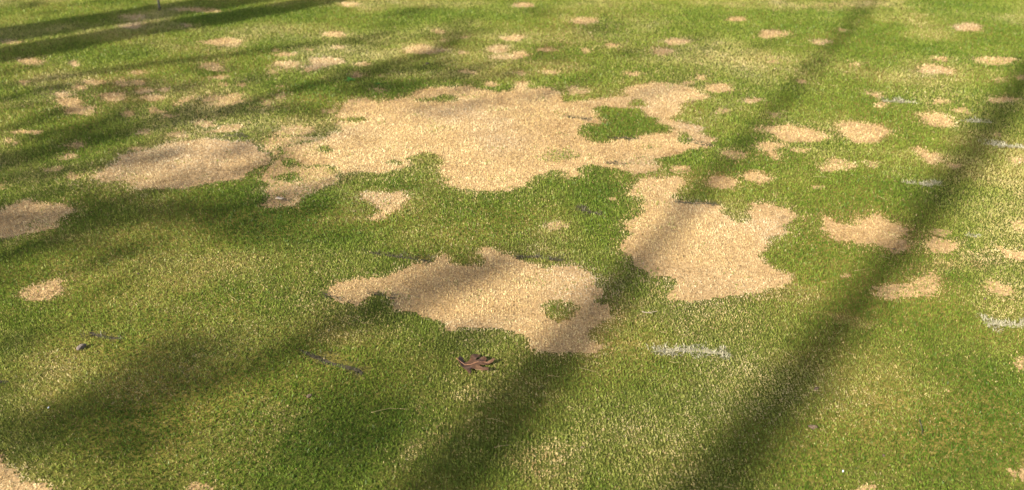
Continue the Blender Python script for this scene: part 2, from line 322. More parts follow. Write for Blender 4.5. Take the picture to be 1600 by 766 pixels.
# stretches where straw is only mixed into the living turf: x, y, rx, ry, share
WEAK = [(350,420,90,28,.42),(230,420,90,25,.25),(270,595,90,40,.30),(80,590,60,40,.25),(740,600,60,45,.32),(680,700,40,34,.62),(660,645,15,12,.65),(840,735,45,30,.75),(1313,502,28,11,.75),(200,140,140,24,.42),(350,160,60,14,.45),(440,165,40,16,.55),(470,205,50,12,.5),(500,285,45,16,.6),(430,300,30,18,.5),(760,690,40,30,.3),(1000,690,60,40,.25),(250,600,60,20,.3),(950,490,25,20,.5),(870,355,30,14,.6),(1170,240,60,14,.45),
 (420,660,70,40,.30),(340,700,60,45,.30),(520,430,60,25,.2),(545,345,25,12,.45),(540,320,15,8,.4),(900,60,110,22,.42),(960,35,90,14,.35),(1100,95,110,14,.30),
 (870,105,50,12,.45),(1300,8,130,8,.6),(1130,115,100,12,.25),(1240,110,60,10,.35),(1500,410,60,14,.7),(1530,280,70,12,.38),(1575,300,30,30,.3),(1440,305,45,10,.3),(1380,240,60,10,.25),
 (1040,500,120,22,.30),(1180,500,120,35,.26),(1290,400,40,10,.2),(1150,620,200,90,.14),(1400,620,150,120,.14),(560,520,60,20,.25),(60,380,60,12,.4),(60,160,60,20,.3),
 (140,420,40,14,.2),(40,130,50,16,.3),(860,400,40,14,.3),(895,375,30,14,.3),(980,470,40,14,.45),(1330,505,40,14,.3),(520,485,50,12,.4),(460,480,40,14,.3),(1500,105,90,20,.2),(1320,700,60,30,.15),
 (1560,480,40,20,.2),(1320,110,40,12,.3),(1180,90,60,8,.3),(950,15,80,8,.3),(650,120,60,6,.15),(1240,460,60,12,.5),(1100,490,60,10,.35),(300,470,60,12,.2),(130,150,120,14,.2)]
LUSH_SHADE = [(760,340,130,45),(950,300,60,30),(420,350,90,30),(1270,390,60,25),(640,135,70,10),(350,470,130,40),(1390,300,110,40),(180,680,120,60),(560,690,90,50),(1200,250,80,30),(980,195,70,25),(1110,345,30,12),(880,480,30,20),(620,290,50,16),(1560,640,60,80),(1500,700,80,60),(480,140,60,12),(100,330,100,40)]  # deeper green turf; the left spots also carry tree shade in their colour

RES = .006; X0, X1, Y0, Y1 = -6.4, 6.4, .9, 10.2
RX, RY = int((X1 - X0) / RES), int((Y1 - Y0) / RES)
pid = np.zeros((RY, RX), np.int16); dens = np.zeros((RY, RX), np.float32)

def outline(o, wob=.13):
    if len(o) == 4 and not isinstance(o[0], tuple):
        x0, x1, y0, y1 = o; cx, cy = (x0 + x1) / 2, (y0 + y1) / 2; k = 16
        ph = random.random() * 6; a1, a2, a3 = (random.uniform(-wob, wob) for _ in range(3))
        o = [(cx + (x1 - x0) / 2 * math.cos(t) * r, cy + (y1 - y0) / 2 * math.sin(t) * r) for t, r in
             ((2 * math.pi * i / k, 1 + a1 * math.sin(2 * 2 * math.pi * i / k + ph) + a2 * math.sin(3 * 2 * math.pi * i / k + 2 * ph) + a3 * math.sin(5 * 2 * math.pi * i / k)) for i in range(k))]
    return np.array([G(p) for p in o])

def fill(poly):
    xa, xb = poly[:, 0].min(), poly[:, 0].max(); ya, yb = poly[:, 1].min(), poly[:, 1].max()
    i0 = max(0, int((xa - X0) / RES) - 1); i1 = min(RX, int((xb - X0) / RES) + 2)
    j0 = max(0, int((ya - Y0) / RES) - 1); j1 = min(RY, int((yb - Y0) / RES) + 2)
    if i1 <= i0 or j1 <= j0: return None
    px, py = np.meshgrid(X0 + (np.arange(i0, i1) + .5) * RES, Y0 + (np.arange(j0, j1) + .5) * RES)
    ins = np.zeros(px.shape, bool); n = len(poly)
    for i in range(n):
        ax, ay = poly[i]; bx, by = poly[(i + 1) % n]
        if ay == by: continue
        c = ((ay > py) != (by > py)) & (px < (bx - ax) * (py - ay) / (by - ay) + ax)
        ins ^= c
    return (slice(j0, j1), slice(i0, i1)), ins
for k, (lab, grp, den, o) in enumerate(PATCH):
    f = fill(outline(o))
    if f is None: continue
    s, ins = f; ins &= pid[s] == 0
    pid[s][ins] = k + 1; dens[s][ins] = min(1, den * 1.1 + .08) if grp else den
for den, o in ISLAND:
    f = fill(outline(o)); s, ins = f
    dens[s][ins] = np.minimum(dens[s][ins], den)
    if den < .25: pid[s][ins] = 0

# ------------------------------------------------------------------ aeration slits: (x0,y0,x1,y1, height px, look, label)
SLIT = [
 (1020,545,1138,547,13,'pale','widest bleached grey slit scar in the turf, right of the oak leaf'),
 (1537,505,1620,512,13,'pale','bleached grey slit scar at the right edge of the view'),
 (805,399,884,406,6,'grey','bluish grey slit along the top of the lower centre dead patch'),
 (572,394,675,409,5,'grey','thin dark grey slit left above the lower centre dead patch'),
 (466,549,572,586,8,'dark','long dark open slit left of the oak leaf'),
 (503,458,560,477,4,'dark','dark slit at the left tip of the lower centre dead patch'),
 (570,458,622,465,4,'grey','short grey slit inside the left end of the lower centre dead patch'),
 (1055,312,1124,319,5,'grey','grey slit across the top of the broad dead patch'),
 (883,183,925,187,4,'grey','grey slit inside the largest dead patch, left of its green island'),
 (1378,158,1430,162,5,'pale','pale blue grey streak between two small dead patches at right'),
 (1500,189,1550,192,3,'pale','thin whitish streak right of the lens shaped dead patch'),
 (1408,286,1470,292,6,'pale','whitish slit scar right of the winged dead patch, on green turf'),
 (1535,223,1612,232,6,'pale','tan grey slit scar in shade at the right edge, upper half'),
 (900,325,942,332,5,'grey','grey slit in the green bay between the big dead patches'),
 (138,521,192,533,6,'dark','dark slit just above the pebble on the left'),
 (-14,592,14,597,8,'dark','dark slit cut off by the left edge'),
 (1072,221,1116,229,4,'grey','grey slit at the right end of the largest dead patch'),
 (950,215,1000,217,3,'grey','fine grey slit under the green island of the largest patch'),
 (352,214,388,216,4,'grey','grey slit at the top of the long greyish dead patch'),
 (945,255,985,254,3,'grey','fine grey slit at the lower right rim of the largest patch'),
 (1508,368,1532,370,4,'pale','short pale streak right of the oblong dead patch'),
]
slits = []
for (a, b, c, d, hpx, look, lab) in SLIT:
    p, q = np.array(G((a, b))), np.array(G((c, d)))
    m0, m1 = G(((a + c) / 2, (b + d) / 2 + hpx / 2)), G(((a + c) / 2, (b + d) / 2 - hpx / 2))
    slits.append((p, q, max(.014, (m1[1] - m0[1]) * (1.7 if look == 'dark' else 1.25)), look, lab))

# ------------------------------------------------------------------ the grass, blade by blade
D0 = 76000.0
SP = 1 / math.sqrt(D0)
cand = int((X1 - X0) * (Y1 - Y0) * D0)
bx = (X0 + rng.random(cand, dtype=np.float32) * (X1 - X0)).astype(np.float64)
by = (Y0 + rng.random(cand, dtype=np.float32) * (Y1 - Y0)).astype(np.float64)
depth = by * math.cos(PITCH) + CAM_H * math.sin(PITCH)
slant = np.hypot(by, CAM_H)
scl = np.clip(slant / 2.8, 1.0, 2.1)
half = depth * 800 / FOC
edge = np.abs(bx) - half                                     # metres outside the view to the side
keep = 1 / scl ** 2
keep *= np.where(edge < .12, 1, np.where(edge < .9, .25, .03))
keep *= np.where((by < 1.72) | (by > 8.2), .3, 1) * np.where(by < 1.2, .5, 1)
sel = rng.random(cand) < keep
bx, by, scl = bx[sel], by[sel], scl[sel]
N = len(bx)
wx1, wy1, wx2, wy2 = fbm(.16, 20), fbm(.16, 30), fbm(.045, 40, 2), fbm(.045, 50, 2)
n_f = fbm(.35, 90, 2); fz_ = n_f(bx, by)
fuzz = .009 + .07 * np.clip(fz_ - .36, 0, 1) ** 1.5         # some rims are crisp, others peter out
px = bx + (wx1(bx, by) - .5) * .03 + (wx2(bx, by) - .5) * .040 + rng.normal(0, 1, N) * fuzz
py = by + (wy1(bx, by) - .5) * .03 + (wy2(bx, by) - .5) * .040 + rng.normal(0, 1, N) * fuzz
ii = np.clip(((px - X0) / RES).astype(int), 0, RX - 1); jj = np.clip(((py - Y0) / RES).astype(int), 0, RY - 1)
bp = pid[jj, ii].astype(np.int32); bd = dens[jj, ii]
i2 = np.clip(((px + rng.normal(0, .045, N) * (.4 + 1.6 * fz_) - X0) / RES).astype(int), 0, RX - 1); j2 = np.clip(((py + rng.normal(0, .045, N) * (.4 + 1.6 * fz_) - Y0) / RES).astype(int), 0, RY - 1)
inrim = (dens[j2, i2] < .3) & (bp > 0)                       # the margin of a patch is browner
rim = dens[j2, i2] * (bp == 0)                                 # living blades beside a patch are half dry

def ell(x, y, lst):
    """sum of soft spots laid out on the turf"""
    out = np.zeros(len(x), np.float32)
    for e in lst:
        cx, cy = G((e[0], e[1])); rx = e[2] * (math.hypot(cy, CAM_H)) / FOC
        ya, yb = G((e[0], e[1] + e[3]))[1], G((e[0], max(e[1] - e[3], -200)))[1]; ry = (yb - ya) / 2; cy = (ya + yb) / 2
        q = ((x - cx) / rx) ** 2 + ((y - cy) / ry) ** 2
        s = q < 3
        v = np.exp(-q[s] * 1.1) * (e[4] if len(e) > 4 else 1)
        out[s] = np.maximum(out[s], v)
    return out
nA, nB, nC = fbm(.55, 60, 4), fbm(.10, 70, 3), fbm(1.6, 80, 3)
weak = ell(bx + (wx1(bx, by) - .5) * .3, by + (wy1(bx, by) - .5) * .3, WEAK)
lush_shade = ell(bx, by, LUSH_SHADE)
vA, vB, vC = nA(bx, by), nB(bx, by), nC(bx, by)
share = .05 + 1.15 * np.clip(weak * (.45 + 1.1 * vB), 0, 1) + np.clip((vA - .50) * 1.7, 0, .4) * (.4 + vB)
share = np.clip(share * (1 - .6 * lush_shade), .02, .85)
cs = .010
cxi = np.floor(bx / cs); cyi = np.floor(by / cs)
h1, h2, h3, h4 = (hash2(cxi, cyi, k) for k in (1, 2, 3, 4))
c2x = np.floor(bx / .026); c2y = np.floor(by / .026); g1 = hash2(c2x, c2y, 9)
r = rng.random(N).astype(np.float32)
mixr = .55 * r + .45 * h4                                      # dead blades come in small tufts
mixr = (np.argsort(np.argsort(mixr)) / N).astype(np.float32)   # back to an even spread
in_patch = bp > 0
dead = np.where(in_patch, mixr < bd * (1.0 - .9 * np.clip(vB - .60, 0, .2)), mixr < np.maximum(np.maximum(share, bd), .85 * rim * np.clip(fz_ * 2 - .35, 0, 1)))
dry = np.where(dead, 1.0, np.clip((vA - .45) * .55 + weak * .35 + rim * .40 * fz_, 0, .45) * (1 - lush_shade)).astype(np.float32)
dry = np.where(dead, np.where(in_patch, .90 + .1 * r, .60 + .25 * r + .18 * np.clip(np.maximum(weak, rim) * 2 - .6, 0, 1)), dry).astype(np.float32)
tone = .34 * h1 + .26 * g1 + .30 * rng.random(N).astype(np.float32) + .05
tl = np.clip(tone + (vA - .5) * .9 + (vC - .5) * .6 - .34 * lush_shade + .18 * weak, 0, 1)
td = np.clip(tone * 1.0 + .08 + (vB - .5) * .60 + (vA - .5) * .70 - .25 * np.clip(fz_ - .62, 0, 1) - np.where(in_patch, 0, .20) - .20 * inrim, 0, 1)
tone = np.where(dead, td, tl).astype(np.float32)
owner = np.where(in_patch & (bd > 0), bp, 0)
nG = fbm(.40, 120, 4); left_grey = np.isin(bp, [2, 5, 6])           # left patches set greyer, part of it shade put into the colour
greying = np.clip((nG(bx, by) - .50) * 2.8 + .45 * left_grey + .5 * (rng.random(N) - .5), 0, 1).astype(np.float32)

# a patch is one piece: strays cut off from it by more than a few centimetres count as turf
for k in range(1, len(PATCH) + 1):
    ix = np.nonzero(owner == k)[0]
    if len(ix) == 0: continue
    key = list(zip(np.floor(bx[ix] / .022).astype(int).tolist(), np.floor(by[ix] / .022).astype(int).tolist())); left = set(key); best = set()
    while left:
        st = [left.pop()]; comp = set(st)
        while st:
            a, b = st.pop()
            for c in [(a + u, b + v) for u in (-1, 0, 1) for v in (-1, 0, 1)]:
                if c in left: left.remove(c); comp.add(c); st.append(c)
        if len(comp) > len(best): best = comp
    owner[ix[np.array([q not in best for q in key])]] = 0

# slits take the blades that stand in them
for k, (p, q, wd, look, lab) in enumerate(slits):
    d = q - p; L = np.hypot(*d); d = d / L; nrm = np.array([-d[1], d[0]])
    m = (np.abs(bx - (p[0] + q[0]) / 2) < L) & (np.abs(by - (p[1] + q[1]) / 2) < L)
    ix = np.nonzero(m)[0]
    u = (bx[ix] - p[0]) * d[0] + (by[ix] - p[1]) * d[1]
    v = (bx[ix] - p[0]) * nrm[0] + (by[ix] - p[1]) * nrm[1]
    v = v + (wx2(bx[ix], by[ix]) - .5) * wd * 1.6 + (wx1(bx[ix], by[ix]) - .5) * .03
    ww = wd * (.75 + .5 * np.sin(u * 40 + k) * .5) * .5
    hit = (u > rng.normal(0, .01, len(ix))) & (u < L + rng.normal(0, .01, len(ix))) & (np.abs(v) < ww * (1 + .35 * rng.normal(0, 1, len(ix))))
    owner[ix[hit]] = -(k + 1)

# blade geometry: one bent-over sliver each
pull = .30
bx2 = bx + ((cxi + .2 + .6 * h2) * cs - bx) * pull; by2 = by + ((cyi + .2 + .6 * h3) * cs - by) * pull
phi = rng.random(N) * math.pi
la = h2 * 6.283 * .6 + rng.random(N) * 3.0; lean = np.abs(rng.normal(0, .32, N)) + .10
ln = (.0086 + .0027 * rng.normal(0, 1, N).clip(-1.6, 2)) * (.75 + .5 * h3) * scl ** .75
ln = np.where(dead, ln * .72, ln); wid = np.where(dead, .0026, .0023) * (.65 + .7 * rng.random(N)) * scl ** .8
flat = rng.random(N) < np.where(dead, .34, .08); lean = np.where(flat, 1.0 + .3 * rng.random(N), lean)
sl = owner < 0; lean = np.where(sl, .55 + .8 * rng.random(N), lean); ln = np.where(sl, ln * 1.5, ln)
bz = hgt(bx2, by2) - .0006
cx, sx = np.cos(phi) * wid / 2, np.sin(phi) * wid / 2
tx = bx2 + np.cos(la) * np.sin(lean) * ln; ty = by2 + np.sin(la) * np.sin(lean) * ln; tz = bz + np.cos(lean) * ln + .0012 * flat + .002 * sl
V = np.empty((N, 4, 3), np.float32)                          # foot, one side, tip, other side
mx_ = bx2 + (tx - bx2) * .38; my_ = by2 + (ty - by2) * .38; mz_ = bz + (tz - bz) * .48
for q, (vx, vy, vz) in enumerate(((bx2, by2, bz), (mx_ - cx, my_ - sx, mz_), (tx, ty, tz), (mx_ + cx, my_ + sx, mz_))):
    V[:, q, 0] = vx; V[:, q, 1] = vy; V[:, q, 2] = vz

def blade_mesh(name, idx, mats, sheet=None):
    """blades of idx, plus an optional sheet (verts, quads) of thatch or soil in the second material"""
    n = len(idx); vs = V[idx].reshape(-1, 3); nv = 4 * n
    sv, sf = sheet if sheet is not None else (np.zeros((0, 3), np.float32), np.zeros((0, 4), np.int32))
    me = bpy.data.meshes.new(name)
    me.vertices.add(nv + len(sv)); me.vertices.foreach_set('co', np.concatenate([vs, sv]).astype(np.float32).ravel())
    me.loops.add(nv + 4 * len(sf))
    me.loops.foreach_set('vertex_index', np.concatenate([np.arange(nv), (sf + nv).ravel()]).astype(np.int32))
    me.polygons.add(n + len(sf))
    me.polygons.foreach_set('loop_start', np.concatenate([np.arange(n) * 4, nv + np.arange(len(sf)) * 4]).astype(np.int32))
    me.polygons.foreach_set('material_index', np.concatenate([np.zeros(n), np.ones(len(sf))]).astype(np.int32))
    for m in mats: me.materials.append(m)
    me.update(calc_edges=True)
    for nm, arr in (('tone', tone), ('dry', dry), ('greying', greying)):
        at = me.attributes.new(nm, 'FLOAT', 'FACE')
        at.data.foreach_set('value', np.concatenate([arr[idx], np.zeros(len(sf))]).astype(np.float32))
    o = bpy.data.objects.new(name, me); col.objects.link(o); return o

order = np.argsort(owner, kind='stable'); so = owner[order]
def owned(k): return order[np.searchsorted(so, k, 'left'):np.searchsorted(so, k, 'right')]
tag(blade_mesh('grass', owned(0), [M_BLADE]), 'short green putting turf mixed with yellowed blades', kind='stuff')

# thatch under each dead patch, in 2 cm cells that follow its ragged outline
CS = .018
cxn, cyn = int((X1 - X0) / CS), int((Y1 - Y0) / CS)
tx_, ty_ = np.meshgrid(X0 + (np.arange(cxn) + .5) * CS, Y0 + (np.arange(cyn) + .5) * CS)
qx = tx_ + (wx1(tx_, ty_) - .5) * .03 + (wx2(tx_, ty_) - .5) * .040; qy = ty_ + (wy1(tx_, ty_) - .5) * .03 + (wy2(tx_, ty_) - .5) * .040
ci = np.clip(((qx - X0) / RES).astype(int), 0, RX - 1); cj = np.clip(((qy - Y0) / RES).astype(int), 0, RY - 1)
cell = np.where(dens[cj, ci] > .4, pid[cj, ci], 0)
core = cell.copy()                                             # keep the thatch inside the rim of the bigger patches
for ax_, sh_ in ((0, 1), (0, -1), (1, 1), (1, -1)): core[np.roll(cell, sh_, ax_) != cell] = 0
def cells(k):
    m = core == k
    if m.sum() < 12: m = cell == k
    j, i = np.nonzero(m); left = set(zip(j.tolist(), i.tolist())); best = []
    while left:                                                # one connected mat of thatch per patch
        st = [left.pop()]; comp = []
        while st:
            a, b = st.pop(); comp.append((a, b))
            for c in ((a + 1, b), (a - 1, b), (a, b + 1), (a, b - 1)):
                if c in left: left.remove(c); st.append(c)
        if len(comp) > len(best): best = comp
    best.sort(); return np.array([c[0] for c in best], int), np.array([c[1] for c in best], int)
def thatch(k):
    j, i = cells(k)
    if len(j) == 0: return None
    vid = {}; vs = []; fs = []
    for a, b in zip(j.tolist(), i.tolist()):
        f = []
        for c in ((b, a), (b + 1, a), (b + 1, a + 1), (b, a + 1)):
            if c not in vid: vid[c] = len(vs); vs.append(c)
            f.append(vid[c])
        fs.append(f)
    vs = np.array(vs, float); x = X0 + vs[:, 0] * CS + (hash2(vs[:, 0], vs[:, 1], 5) - .5) * CS * .6; y = Y0 + vs[:, 1] * CS + (hash2(vs[:, 0], vs[:, 1], 6) - .5) * CS * .6
    return np.stack([x, y, hgt(x, y) + .0012], -1), np.array(fs, np.int32)
# landmarks by which the small spots and stems are told apart
MARK = [((745,215),'the largest dead patch'),((285,258),'the long greyish dead patch'),((1105,385),'the broad dead patch'),((750,470),'the lower centre dead patch'),((45,345),'the dead patch on the left edge'),
 ((70,458),'the pinkish dead patch'),((605,318),'the jagged orange dead patch'),((1355,365),'the winged dead patch'),((1468,384),'the oblong dead patch'),((1420,452),'the thin mixed dead patch'),((1350,206),'the shield shaped dead patch'),
 ((1243,209),'the long oval dead patch'),((1465,188),'the lens shaped dead patch'),((1462,110),'the bright pointed oval patch'),((1450,246),'the two lobed dead patch'),((1120,138),'the oval beside the largest patch'),((1035,81),'the two stacked flat ovals'),
 ((1206,53),'the flat upper right patch'),((912,35),'the isolated flat oval patch'),((800,80),'the three close dead patches'),((665,78),'the slipper shaped dead patch'),((523,53),'the flat oval left of middle'),((506,101),'the heart shaped dead patch'),
 ((343,65),'the thin elongated dead patch'),((330,103),'the pale patch with a tail'),((208,42),'the sunlit patch between shadows'),((50,96),'the dim patch near the left edge'),((117,167),'the two joined dead blobs'),((348,155),'the jagged brown dead patch'),
 ((350,203),'the narrow dead patch'),((745,575),'the oak leaf'),((1078,546),'the bleached slit scar'),((128,547),'the pebble'),((518,568),'the long dark slit'),((1438,672),'the dark twig'),((1570,508),'the right edge slit scar'),((1183,281),'the touching pair of patches'),((42,745),'the bottom left dead patch'),((1270,667),'the frayed bark crumb'),((880,483),'the small green island'),((1150,330),'the weedy green notch'),((1440,289),'the whitish slit scar')]
used_labels = set(p[0] for p in PATCH if not p[1])
def single_out(noun, c):
    """noun plus its bearing in the photo from a nearby landmark, never twice the same"""
    for d, mx, my, ph in sorted((math.hypot(c[0] - m[0][0], (c[1] - m[0][1]) * 2), m[0][0], m[0][1], m[1]) for m in MARK):
        ax, ay = c[0] - mx, (c[1] - my) * 2
        if d < 8: continue
        if 'largest dead' in ph and abs(ay) < 150 and abs(ax) < 330: continue
        w_ = ('left' if ax < 0 else 'right') + ' of' if abs(ax) > 2.2 * abs(ay) else ('above' if ay < 0 else 'below') if abs(ay) > 2.2 * abs(ax) else ('above' if ay < 0 else 'below') + ' and ' + ('left' if ax < 0 else 'right') + ' of'
        for lab in (f'{noun} just {w_} {ph}', f'{noun} further {w_} {ph}'):
            if lab not in used_labels: used_labels.add(lab); return lab
    return noun
def centre(o):
    return ((o[0] + o[1]) / 2, (o[2] + o[3]) / 2) if not isinstance(o[0], tuple) else tuple(np.mean(o, 0))
for k, (lab, grp, den, o) in enumerate(PATCH):
    ix = owned(k + 1)
    if len(ix) < 20: continue
    ob = blade_mesh('dead_grass_patch', ix, [M_BLADE, M_THATCH], thatch(k + 1))
    if grp: lab = single_out('faint dead spot' if den < .7 else 'small tan dead spot', centre(o))
    tag(ob, lab, 'grass patch', grp if grp else 'dead patches in the green')

for k, (p, q, wd, look, lab) in enumerate(slits):
    ix = owned(-(k + 1)); d = q - p; L = np.hypot(*d); d /= L; nrm = np.array([-d[1], d[0]])
    m = max(6, int(L / .012)); vs = []; fs = []
    for i in range(m + 1):
        u = L * i / m; c = p + d * u; tp = min(1, 6 * min(i, m - i) / m + .15)
        c = c + nrm * (Noise(.05, 300 + k)(u, 0.0) - .5) * wd * .5
        for t in (-1, -.4, .4, 1):
            e = c + nrm * t * wd * (.20 if look == 'pale' else .20) * tp * random.uniform(.75, 1.2)
            vs.append((e[0], e[1], float(hgt(e[0], e[1])) + (.0018 if abs(t) < .5 else .0008) * (1 if look != 'dark' else .6)))
    for i in range(m):
        for t in range(3): fs.append((i * 4 + t, i * 4 + t + 4, i * 4 + t + 5, i * 4 + t + 1))
    keepf = {'pale': 1.0, 'grey': .75, 'dark': .38}[look]
    ix = ix[rng.random(len(ix)) < keepf]
    ob = blade_mesh('turf_slit', ix, [{'pale': M_PALE, 'grey': M_GREY, 'dark': M_DARKB}[look], M_SAND if look == 'pale' else M_SOIL], (np.array(vs, np.float32), np.array(fs, np.int32)))
    tag(ob, lab, 'slit', 'slit scars in the turf')

# ------------------------------------------------------------------ fallen oak leaf
def leaf_material():
    m, t, n, l, p = newmat('oak_leaf')
    tc = n.new('ShaderNodeTexCoord'); ns = n.new('ShaderNodeTexNoise'); ns.inputs['Scale'].default_value = 55; ns.inputs['Detail'].default_value = 6
    l.new(tc.outputs['Object'], ns.inputs['Vector'])
    rp = ramp(n, [(.3, (.035, .018, .009)), (.55, (.085, .045, .023)), (.75, (.155, .090, .050))])
    l.new(ns.outputs[0], rp.inputs[0]); l.new(rp.outputs[0], p.inputs['Base Color'])
    p.inputs['Roughness'].default_value = .6; p.inputs['Specular IOR Level'].default_value = .25
    b = n.new('ShaderNodeBump'); b.inputs['Strength'].default_value = .5; b.inputs['Distance'].default_value = .002
    l.new(ns.outputs[0], b.inputs['Height']); l.new(b.outputs[0], p.inputs['Normal']); return m
M_LEAF = leaf_material()
zo = [(285,362),(300,350),(296,305),(330,283),(365,296),(378,338),(405,348),(432,342),(470,326),(498,300),(505,258),(550,222),(612,212),(650,222),(655,235),(600,275),(575,322),(612,326),(650,305),(670,275),(705,258),(745,275),(768,308),(745,345),(775,352),(830,335),(885,318),(908,335),(880,362),(800,388),(725,402),(662,400),(645,418),(690,440),(760,468),(808,508),(795,528),(730,508),(665,478),(600,466),(548,460),(505,462),(492,490),(510,540),(490,566),(455,540),(395,482),(345,425),(308,388)]
lo = [G((690 + a / 10.945, 540 + b / 10.945)) for a, b in zo]
lc = np.mean(lo, 0); lo = [(a - lc[0], (b - lc[1])) for a, b in lo]
n = len(lo); la_ = np.array(lo); tn = np.roll(la_, -1, 0) - np.roll(la_, 1, 0); tn /= np.linalg.norm(tn, axis=1)[:, None]
ar = np.sum(la_[:, 0] * np.roll(la_[:, 1], -1) - la_[:, 1] * np.roll(la_[:, 0], -1)); sg = 1 if ar > 0 else -1
lo = [tuple(q) for q in la_ + .0014 * sg * np.stack([tn[:, 1], -tn[:, 0]], -1)]
pts = []
for i in range(n):
    a, b = np.array(lo[i]), np.array(lo[(i + 1) % n]); k = max(1, int(np.hypot(*(b - a)) / .004))
    for t in range(k): pts.append(tuple(a + (b - a) * t / k))
nb = len(pts); ring = [(i, (i + 1) % nb) for i in range(nb)]
xs = np.array(pts)
inner = [(x, y) for x in np.arange(xs[:, 0].min(), xs[:, 0].max(), .004) for y in np.arange(xs[:, 1].min(), xs[:, 1].max(), .004)]
res = delaunay_2d_cdt([Vector(p) for p in pts + inner], ring, [list(range(nb))], 1, 1e-6)
lv, lf = res[0], res[2]
xs_ = [v.x for v in lv]; xmin, xmax = min(xs_), max(xs_)
def leafz(x, y):
    t = (x - xmin) / (xmax - xmin); mid = -.002 + .010 * math.sin(t * 3)
    z = .012 + .06 * abs(y * .9) + .0045 * math.sin(x * 85 + 1.0) * math.cos(y * 70) + .010 * max(0, t - .65) / .35
    if x < xmin + .018: z += (xmin + .018 - x) * .55
    return z
zb = float(hgt(lc[0], lc[1]))
leaf = bpy.data.objects.new('oak_leaf', None); col.objects.link(leaf); leaf.location = (lc[0], lc[1], zb); leaf.empty_display_size = .05
tag(leaf, 'curled reddish brown oak leaf lying on the turf', 'leaf')
bl = mesh_obj('leaf_blade', [(v.x, v.y, leafz(v.x, v.y)) for v in lv], [tuple(f) for f in lf], M_LEAF, leaf, True)
so_ = bl.modifiers.new('solid', 'SOLIDIFY'); so_.thickness = .0006
vv, ff = [], []
mp = [((690 + a / 10.945), (540 + b / 10.945)) for a, b in ((250,356),(275,362),(310,366),(400,385),(500,385),(600,370),(700,360),(800,365),(880,340))]
mpw = [(G(p)[0] - lc[0], G(p)[1] - lc[1]) for p in mp]
tube(vv, ff, [(x, y, leafz(x, y) + .0006) for x, y in mpw], [.0012, .0011, .001, .0009, .0008, .0007, .0006, .0005, .0003], 6)
mesh_obj('midrib', vv, ff, noisy_mat('leaf_rib', [(.3, (.16, .07, .04)), (.7, (.38, .22, .13))], 60), leaf, True)

# ------------------------------------------------------------------ pebble, crumbs, scraps, twigs, stems
M_STONE = noisy_mat('pebble_stone', [(.3, (.085, .07, .06)), (.7, (.16, .135, .12))], 60, bump=.4)
M_CRUMB = noisy_mat('bark_crumb', [(.3, (.05, .035, .022)), (.7, (.17, .125, .085))], 90, bump=.6)
M_STRAW = noisy_mat('dry_straw', [(.3, (.28, .215, .10)), (.7, (.44, .36, .19))], 60, rough=.5)
M_TWIG = noisy_mat('grey_twig', [(.3, (.14, .12, .085)), (.7, (.28, .24, .18))], 80, bump=.4)
M_DARK = noisy_mat('dark_twig', [(.3, (.03, .032, .018)), (.7, (.09, .085, .05))], 80, bump=.4)
M_SCRAP = noisy_mat('pale_scrap', [(.3, (.30, .24, .17)), (.7, (.48, .41, .31))], 60)
M_SPRIG = noisy_mat('sprig_leaf', [(.3, (.035, .14, .015)), (.7, (.07, .22, .03))], 60, rough=.45)
M_BIT = noisy_mat('plastic_bit', [(.3, (.45, .52, .66)), (.7, (.75, .80, .88))], 50, rough=.3)

def lump(name, pxy, size, mat, flatn=.7, seed=1, lift=.5):
    x, y = G(pxy); bm = bmesh.new(); bmesh.ops.create_icosphere(bm, subdivisions=3, radius=1)
    rr = random.Random(seed); ax = [Vector((rr.uniform(-1, 1), rr.uniform(-1, 1), rr.uniform(-1, 1))).normalized() for _ in range(7)]
    for v in bm.verts:
        s = 1
        for i, a in enumerate(ax):
            d = v.co.dot(a)
            if d > .45: s -= (d - .45) * .62
        v.co *= s * (1 + .05 * math.sin(7 * v.co.x + seed) * math.sin(6 * v.co.y))
        v.co.x *= size[0] / 2; v.co.y *= size[1] / 2; v.co.z *= size[0] / 2 * flatn
    me = bpy.data.meshes.new(name); bm.to_mesh(me); bm.free(); me.materials.append(mat)
    me.polygons.foreach_set('use_smooth', [True] * len(me.polygons))
    o = bpy.data.objects.new(name, me); col.objects.link(o)
    o.location = (x, y, float(hgt(x, y)) + size[0] / 2 * flatn * lift + .002); o.rotation_euler.z = rr.random() * 6
    return o
tag(lump('pebble', (128, 547), (.036, .030), M_STONE, .75, 5, .85), 'small pinkish grey pebble on the turf at left', 'pebble')
for i, (p, s, lab) in enumerate([((666,101),(.055,.03),'flat dark bark crumb behind the largest dead patch'), ((1275,606),(.020,.016),'pale brown bark crumb in the right shadow stripe'),
        ((1271,668),(.034,.016),'frayed brown bark crumb below the right shadow stripe'), ((492,299),(.012,.010),'tiny black crumb at the lower left rim of the largest patch'),
        ((490,317),(.020,.010),'small black crumb below the lower left rim of the largest patch'), ((612,467),(.020,.014),'black crumb at the end of a short grey slit'),
        ((1396,389),(.022,.014),'dark crumb inside the winged dead patch'), ((1538,468),(.016,.014),'small dark crumb on green turf near the right edge'),
        ((217,432),(.016,.008),'small dark fleck on turf right of the pinkish dead patch'), ((484,622),(.022,.016),'brown earth crumb below the long dark slit'),
        ((1012,641),(.008,.006),'tiny black speck on the turf below the bleached scar'), ((910,698),(.014,.012),'dark earth crumb on the turf between the two shadow stripes'), ((1380,713),(.012,.010),'small dark speck below the dark twig')]):
    tag(lump('bark_crumb', p, s, M_CRUMB, .5, 10 + i, .35), lab, 'crumb', 'crumbs on the turf')
for i, (p, lab) in enumerate([((1317, 736), 'tiny bluish white bit on the turf at bottom right'), ((77, 641), 'tiny bluish white bit on shaded turf at left')]):
    tag(lump('litter_bit', p, (.009, .006), M_BIT, .5, 40 + i, .9), lab, 'litter', 'bits of litter on the turf')

